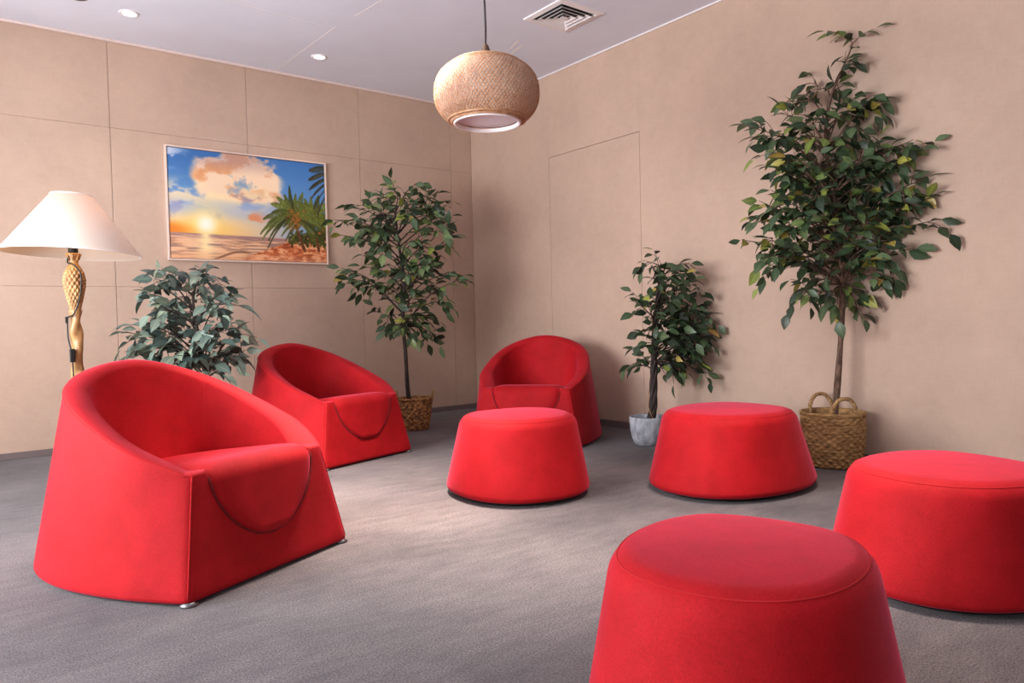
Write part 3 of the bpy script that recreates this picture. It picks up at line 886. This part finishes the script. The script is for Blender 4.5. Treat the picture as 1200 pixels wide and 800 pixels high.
mb = MB(); mb.tube(curve([(0, 0, .2), (.002, 0, .30), (-.002, 0, .5), (0, 0, .7), (0, 0, H-PZ-.012)], 30), .0042, 8); mb.build('cord', mat('dark_cord', srgb(44, 36, 36), .6), pend)
MB().lathe([(H-PZ-.028, .012), (H-PZ-.022, .045), (H-PZ-.004, .05), (H-PZ-.0005, .05)], n=32, cap0=True, cap1=True).build('ceiling_rose', M_white, pend)

# ------------------------------------------------------------------ downlights, air diffuser
M_lit = mat('lit_diffuser', (1, 1, 1, 1), .5); bb = M_lit.node_tree.nodes['Principled BSDF']
bb.inputs['Emission Color'].default_value = (1, .96, .92, 1); bb.inputs['Emission Strength'].default_value = 6
GD = 'recessed downlights in the ceiling'
for (x, y, lit, lab) in ((-2.85, -.514, True, 'lit recessed downlight in the ceiling above the floor lamp'), (-1.621, -.467, True, 'lit recessed downlight in the ceiling above the beach picture'), (-3.13, -.60, False, 'dark recessed downlight in the ceiling, cut off by the top edge of the photo')):
    d = thing('recessed_downlight', lab, 'ceiling light', (x, y, H), 0, GD)
    MB().lathe([(-.0005, .056), (-.004, .055), (-.007, .048), (-.005, .040), (-.0005, .038)], n=40).build('trim_ring', M_white if lit else mat('dark_ring', srgb(70, 64, 64), .4), d)
    MB().lathe([(-.0012, .040), (-.003, .03), (-.0035, .004)], n=32, cap1=True).build('lens', M_lit if lit else M_black, d)
    if lit:
        ld = bpy.data.lights.new('downlight_beam', 'SPOT'); ld.energy = 16; ld.spot_size = math.radians(95); ld.spot_blend = .8; ld.color = (1, .93, .86); ld.shadow_soft_size = .04
        lo_ = bpy.data.objects.new('downlight_beam', ld); COL.objects.link(lo_); lo_.location = (0, 0, -.02); lo_.parent = d

dif = thing('air_diffuser', 'square white air conditioning diffuser set in the ceiling', 'air vent', (-.640, -1.985, H))
def sq(h, z): return np.array([(-h, -h, z), (h, -h, z), (h, h, z), (-h, h, z)])
hs = .182
mb = MB(); mb.rings([sq(hs, 0), sq(hs-.002, -.008), sq(hs-.036, -.013), sq(hs-.042, -.006), sq(hs-.042, 0)], True, smooth=False); mb.build('frame', M_white, dif)
MB().box((-hs+.03, -hs+.03, -.0025), (hs-.03, hs-.03, -.0005)).build('duct_opening', M_black, dif)  # black plate standing in for the shade inside the duct
for k, h_ in enumerate((.122, .087, .052)):
    mb = MB(); mb.rings([sq(h_-.018, -.004), sq(h_+.004, -.021), sq(h_+.006, -.020), sq(h_-.014, -.003)], True, smooth=False)
    mb.build('louvre', M_white, dif)
mb = MB(); mb.rings([sq(.012, -.004), sq(.024, -.020)], True, True, True, smooth=False); mb.build('centre_plate', M_white, dif)

# ------------------------------------------------------------------ beach picture
def fbm(X, Y, seed, oct=5, f=3.0, gain=.55):
    g = np.random.default_rng(seed); out = np.zeros_like(X); amp = 1.0; tot = 0
    for o_ in range(oct):
        n = 64; tab = g.random((n, n)); x = X*f; y = Y*f; xi = np.floor(x).astype(int); yi = np.floor(y).astype(int); fx = x-xi; fy = y-yi
        fx = fx*fx*(3-2*fx); fy = fy*fy*(3-2*fy); w = lambda a, b: tab[a % n, b % n]
        out += amp*(w(xi, yi)*(1-fx)*(1-fy)+w(xi+1, yi)*fx*(1-fy)+w(xi, yi+1)*(1-fx)*fy+w(xi+1, yi+1)*fx*fy)
        tot += amp; amp *= gain; f *= 2.03
    return out/tot


def sm(e0, e1, x): t = np.clip((x-e0)/(e1-e0), 0, 1); return t*t*(3-2*t)


def paint_beach(nx, ny):
    X, Y = np.meshgrid((np.arange(nx)+.5)/nx, (np.arange(ny)+.5)/ny); AR = 1.47
    c3 = lambda r, g, b: np.array([r, g, b], float)
    def lerp(I, c, a): return I*(1-a[..., None])+c*a[..., None]
    I = np.zeros((ny, nx, 3))+c3(86, 134, 188)
    I = lerp(I, c3(62, 110, 172), sm(.35, 0, Y)); I = lerp(I, c3(178, 188, 214), sm(.25, .55, Y)*.75*sm(1.0, .55, X))
    I = lerp(I, c3(245, 214, 170), sm(.45, .70, Y)*sm(1.1, .2, X)); I = lerp(I, c3(248, 190, 96), sm(.56, .75, Y)*sm(.75, .1, X))
    n1 = fbm(X*AR, Y*1.3, 5, 6, 3.2); n2 = fbm(X*AR, Y*1.6, 9, 6, 5.0)
    # the big cloud bank
    m = sm(.13, .2, X+.1*(n1-.5))*sm(.74, .64, X)*sm(.5, .33, Y+.35*(n1-.5)-.06*X)*sm(-.02, .12, Y+.25*(n2-.45)+.02)
    cl = sm(.36, .54, n1+.25*(m-.5))*m
    I = lerp(I, c3(246, 214, 180), np.clip(cl*1.3, 0, 1)); I = lerp(I, c3(222, 150, 96), cl*sm(.45, .62, n2)*.85); I = lerp(I, c3(172, 140, 140), cl*sm(.22, .05, Y)*.6)
    lo = sm(.50, .64, n2)*sm(.3, .45, Y)*sm(.72, .5, Y)*sm(.75, .55, X); I = lerp(I, c3(140, 146, 186), lo*.7)
    lo = sm(.46, .6, fbm(X*AR, Y*2.2, 31, 5, 4.0))*sm(.22, .4, Y)*sm(.6, .4, Y)*sm(.7, .5, X); I = lerp(I, c3(252, 224, 176), lo*.8)
    oc = sm(.46, .56, n1+.12*np.exp(-(((X-.48)/.1)**2+((Y-.60)/.06)**2)))*np.exp(-(((X-.48)/.09)**2+((Y-.60)/.06)**2)); I = lerp(I, c3(222, 146, 104), np.clip(oc*1.6, 0, 1))
    I = lerp(I, c3(230, 126, 40), sm(.64, .73, Y+.05*(n2-.5))*sm(.24, .02, X)*.9)
    wc = sm(.5, .6, n2)*sm(.16, .0, X)*sm(.25, .02, Y); I = lerp(I, c3(225, 225, 235), wc*.8)
    d = np.hypot((X-.215)*AR, Y-.675); I = lerp(I, c3(255, 222, 120), np.exp(-(d/.16)**2)*.85); I = lerp(I, c3(255, 252, 232), np.exp(-(d/.085)**2.6))
    # sea
    hz = .765+.012*(X-.2); sea = sm(-.003, .003, Y-hz)
    wv = fbm(X*3.0, Y*26, 3, 4, 2.6); S_ = np.zeros_like(I)+c3(206, 148, 108); S_ = lerp(S_, c3(238, 190, 150), sm(.42, .64, wv)); S_ = lerp(S_, c3(120, 104, 120), sm(.55, .34, wv)*.55)
    S_ = lerp(S_, c3(160, 120, 120), sm(.06, 0, Y-hz)*.7); S_ = lerp(S_, c3(255, 226, 170), np.exp(-((X-.21)/(.03+.16*(Y-.765)))**2)*sm(.3, .6, wv+.15))
    S_ = lerp(S_, c3(232, 172, 126), sm(.88, .98, Y+.06*(n1-.5))*.6)
    I = lerp(I, S_, sea)
    wl_ = np.abs(Y-(.985-.52*(X-.22)**1.0*.45-.02*np.sin(X*20)))
    I = lerp(I, c3(110, 70, 52), sm(.016, .004, wl_)*sm(.22, .3, X)*sm(.52, .44, X)*.8)
    # sand
    edge = .99-.62*(X-.43)+.10*(n1-.5); edge = np.where(X > .62, np.minimum(edge, .865-.03*(X-.62)), edge)
    sd = sm(-.008, .01, Y-edge)*sm(.40, .46, X); sn = fbm(X*AR*3, Y*6, 12, 5, 7); sc_ = np.zeros_like(I)+c3(206, 112, 66); sc_ = lerp(sc_, c3(236, 168, 122), sm(.45, .66, sn)); sc_ = lerp(sc_, c3(140, 60, 34), sm(.48, .3, sn)*.8)
    sc_ = lerp(sc_, c3(242, 186, 148), sm(.92, 1.0, Y)*.5)
    I = lerp(I, sc_, sd)
    # palms
    g = np.random.default_rng(4)
    def dab(x, y, r, col, a=.9):
        x0, x1 = int((x-r)*nx), int((x+r)*nx)+1; y0, y1 = int((y-r*AR)*ny), int((y+r*AR)*ny)+1
        x0, y0 = max(x0, 0), max(y0, 0); x1, y1 = min(x1, nx), min(y1, ny)
        if x1 <= x0 or y1 <= y0: return
        q = np.hypot((X[y0:y1, x0:x1]-x), (Y[y0:y1, x0:x1]-y)/AR)/r
        al = np.clip((1-q)*2.5, 0, 1)*a; I[y0:y1, x0:x1] = I[y0:y1, x0:x1]*(1-al[..., None])+np.array(col)*al[..., None]
    def frond(cx, cy, ang, L, bend, col):
        for t in np.linspace(0.05, 1, 46):
            x = cx+math.cos(ang)*L*t; y = cy+(-math.sin(ang)*L*t+bend*L*t*t)*AR
            k = col*(1+g.uniform(-.25, .25)); dab(x, y, .005, k*.8)
            ll = .075*math.sin(PI*min(1, t*.85+.1))
            for s_ in (-1, 1):
                a2 = math.atan2(-(math.sin(ang)-2*bend*t), math.cos(ang)) if False else None
                dx = math.cos(ang)*.35*ll; 
                for u_ in np.linspace(.1, 1, 7): dab(x+dx*u_+s_*.2*ll*u_*math.sin(ang), y+(ll*u_*.95 if s_ > 0 else ll*u_*.55-ll*.25*u_)*1.0*AR*.6, .0032, k, .75)
    def trunk(pts, r0, r1):
        P = curve(pts, 60)
        for i, p in enumerate(P): dab(p[0], p[1], r0+(r1-r0)*i/59, np.array([96, 56, 36])*(1+g.uniform(-.2, .3)), .9)
    for q in range(300):
        x = g.uniform(.74, 1.0); y = g.normal(.76+.05*(x-.8), .035); dab(x, y, g.uniform(.006, .014), np.array([70, 72, 30])*g.uniform(.5, 1.3), .8)
    trunk([(.845, .885), (.825, .80), (.80, .70), (.79, .60), (.785, .54)], .013, .008)
    trunk([(.945, .88), (.935, .80), (.925, .7), (.905, .60), (.885, .55)], .012, .008)
    for k in range(17):
        a_ = -.5+k*(PI+1.0)/16; frond(.90, .52, a_, g.uniform(.15, .22), .2+.55*abs(math.cos(a_)), np.array([104, 110, 40])*g.uniform(.6, 1.15))
    for k in range(22):
        a_ = -.5+k*(PI+1.0)/21; c_ = np.array([96, 104, 44])*g.uniform(.6, 1.15)
        frond(.775, .53, a_, g.uniform(.17, .235), .12+.6*abs(math.cos(a_)), c_)
    for q in range(120): dab(g.normal(.79, .03), g.normal(.58, .05), g.uniform(.004, .01), np.array([170, 100, 40])*g.uniform(.6, 1.2), .6)
    for k in range(6): frond(1.02, .03+.05*k, PI+.25*k-.3, .13, .5, np.array([70, 66, 44])*g.uniform(.7, 1.2))
    return np.clip(I, 0, 255)


NX, NY = 300, 204
img = paint_beach(NX, NY)/255
lin = np.where(img <= .04045, img/12.92, ((img+.055)/1.055)**2.4)
pw, ph_ = 1.165, .792
pic = thing('framed_picture', 'framed beach sunset picture with palm trees on the left wall', 'picture', (-1.988, 0, 1.653))
fr = .011
mb = MB()
for lo_, hi_ in (((-pw/2, -.034, ph_/2-fr), (pw/2, -.001, ph_/2)), ((-pw/2, -.034, -ph_/2), (pw/2, -.001, -ph_/2+fr)), ((-pw/2, -.034, -ph_/2+fr), (-pw/2+fr, -.001, ph_/2-fr)), ((pw/2-fr, -.034, -ph_/2+fr), (pw/2, -.001, ph_/2-fr))): mb.box(lo_, hi_)
bevel(mb.build('frame', mat('pale_frame', srgb(226, 200, 186), .45), pic), .002, 2)
MB().box((-pw/2+fr, -.018, -ph_/2+fr), (pw/2-fr, -.002, ph_/2-fr)).build('backing_board', M_black, pic)
gx = np.linspace(-pw/2+fr+.004, pw/2-fr-.004, NX); gz = np.linspace(ph_/2-fr-.004, -ph_/2+fr+.004, NY)
GXX, GZZ = np.meshgrid(gx, gz)
V = np.column_stack([GXX.ravel(), np.full(NX*NY, -.026), GZZ.ravel()])
me = bpy.data.meshes.new('print')
idx = np.arange(NX*NY).reshape(NY, NX)
F = np.stack([idx[:-1, :-1], idx[1:, :-1], idx[1:, 1:], idx[:-1, 1:]], -1).reshape(-1, 4)
me.from_pydata(V.tolist(), [], F.tolist())
ca = me.color_attributes.new('print_colour', 'FLOAT_COLOR', 'POINT')
ca.data.foreach_set('color', np.column_stack([lin.reshape(-1, 3), np.ones(NX*NY)]).astype(np.float32).ravel())
M_print = mat('printed_canvas', (1, 1, 1, 1), .45, spec=.3)
a_ = N(M_print, 'ShaderNodeAttribute'); a_.attribute_name = 'print_colour'; lk(M_print, a_.outputs['Color'], base(M_print))
me.materials.append(M_print)
po = bpy.data.objects.new('print', me); COL.objects.link(po); po.parent = pic
sl = po.modifiers.new('thickness', 'SOLIDIFY'); sl.thickness = .006; sl.offset = -1

# ------------------------------------------------------------------ light
WPOW, WFILL, SPOTA = 258, 60, 66
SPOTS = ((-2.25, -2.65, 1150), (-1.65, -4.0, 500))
w = bpy.data.worlds.new('world'); scene.world = w; w.use_nodes = True
bg = w.node_tree.nodes['Background']; bg.inputs['Color'].default_value = (.80, .90, 1.0, 1); bg.inputs['Strength'].default_value = .6


def area(name, loc, rot, sx, sy, e, col):
    l = bpy.data.lights.new(name, 'AREA'); l.shape = 'RECTANGLE'; l.size = sx; l.size_y = sy; l.energy = e; l.color = col
    o_ = bpy.data.objects.new(name, l); COL.objects.link(o_); o_.location = loc; o_.rotation_euler = rot
    return o_


for k, (y0, y1, z0, z1) in enumerate(WIN):
    area('window_daylight', (XL-.13, (y0+y1)/2, (z0+z1)/2), (0, -PI/2, 0), z1-z0, y1-y0, (WPOW, WFILL)[k], (.93, .96, 1.0))  # daylight at the first window, added fill at the second
# two spots without fixtures, added above the frame for a warm floor pool
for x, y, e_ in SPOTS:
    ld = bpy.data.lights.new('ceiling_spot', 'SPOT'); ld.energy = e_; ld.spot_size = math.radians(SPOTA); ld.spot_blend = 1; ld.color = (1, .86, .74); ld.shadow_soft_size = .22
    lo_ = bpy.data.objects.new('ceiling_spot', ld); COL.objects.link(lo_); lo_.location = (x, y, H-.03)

scene.view_settings.view_transform = 'Standard'
scene.view_settings.look = 'None'
scene.view_settings.gamma = 1.0
scene.view_settings.use_curve_mapping = False
scene.view_settings.exposure = 0.0
scene.cycles.use_denoising = True
scene.cycles.max_bounces = 8
scene.cycles.diffuse_bounces = 5
scene.cycles.sample_clamp_indirect = 8
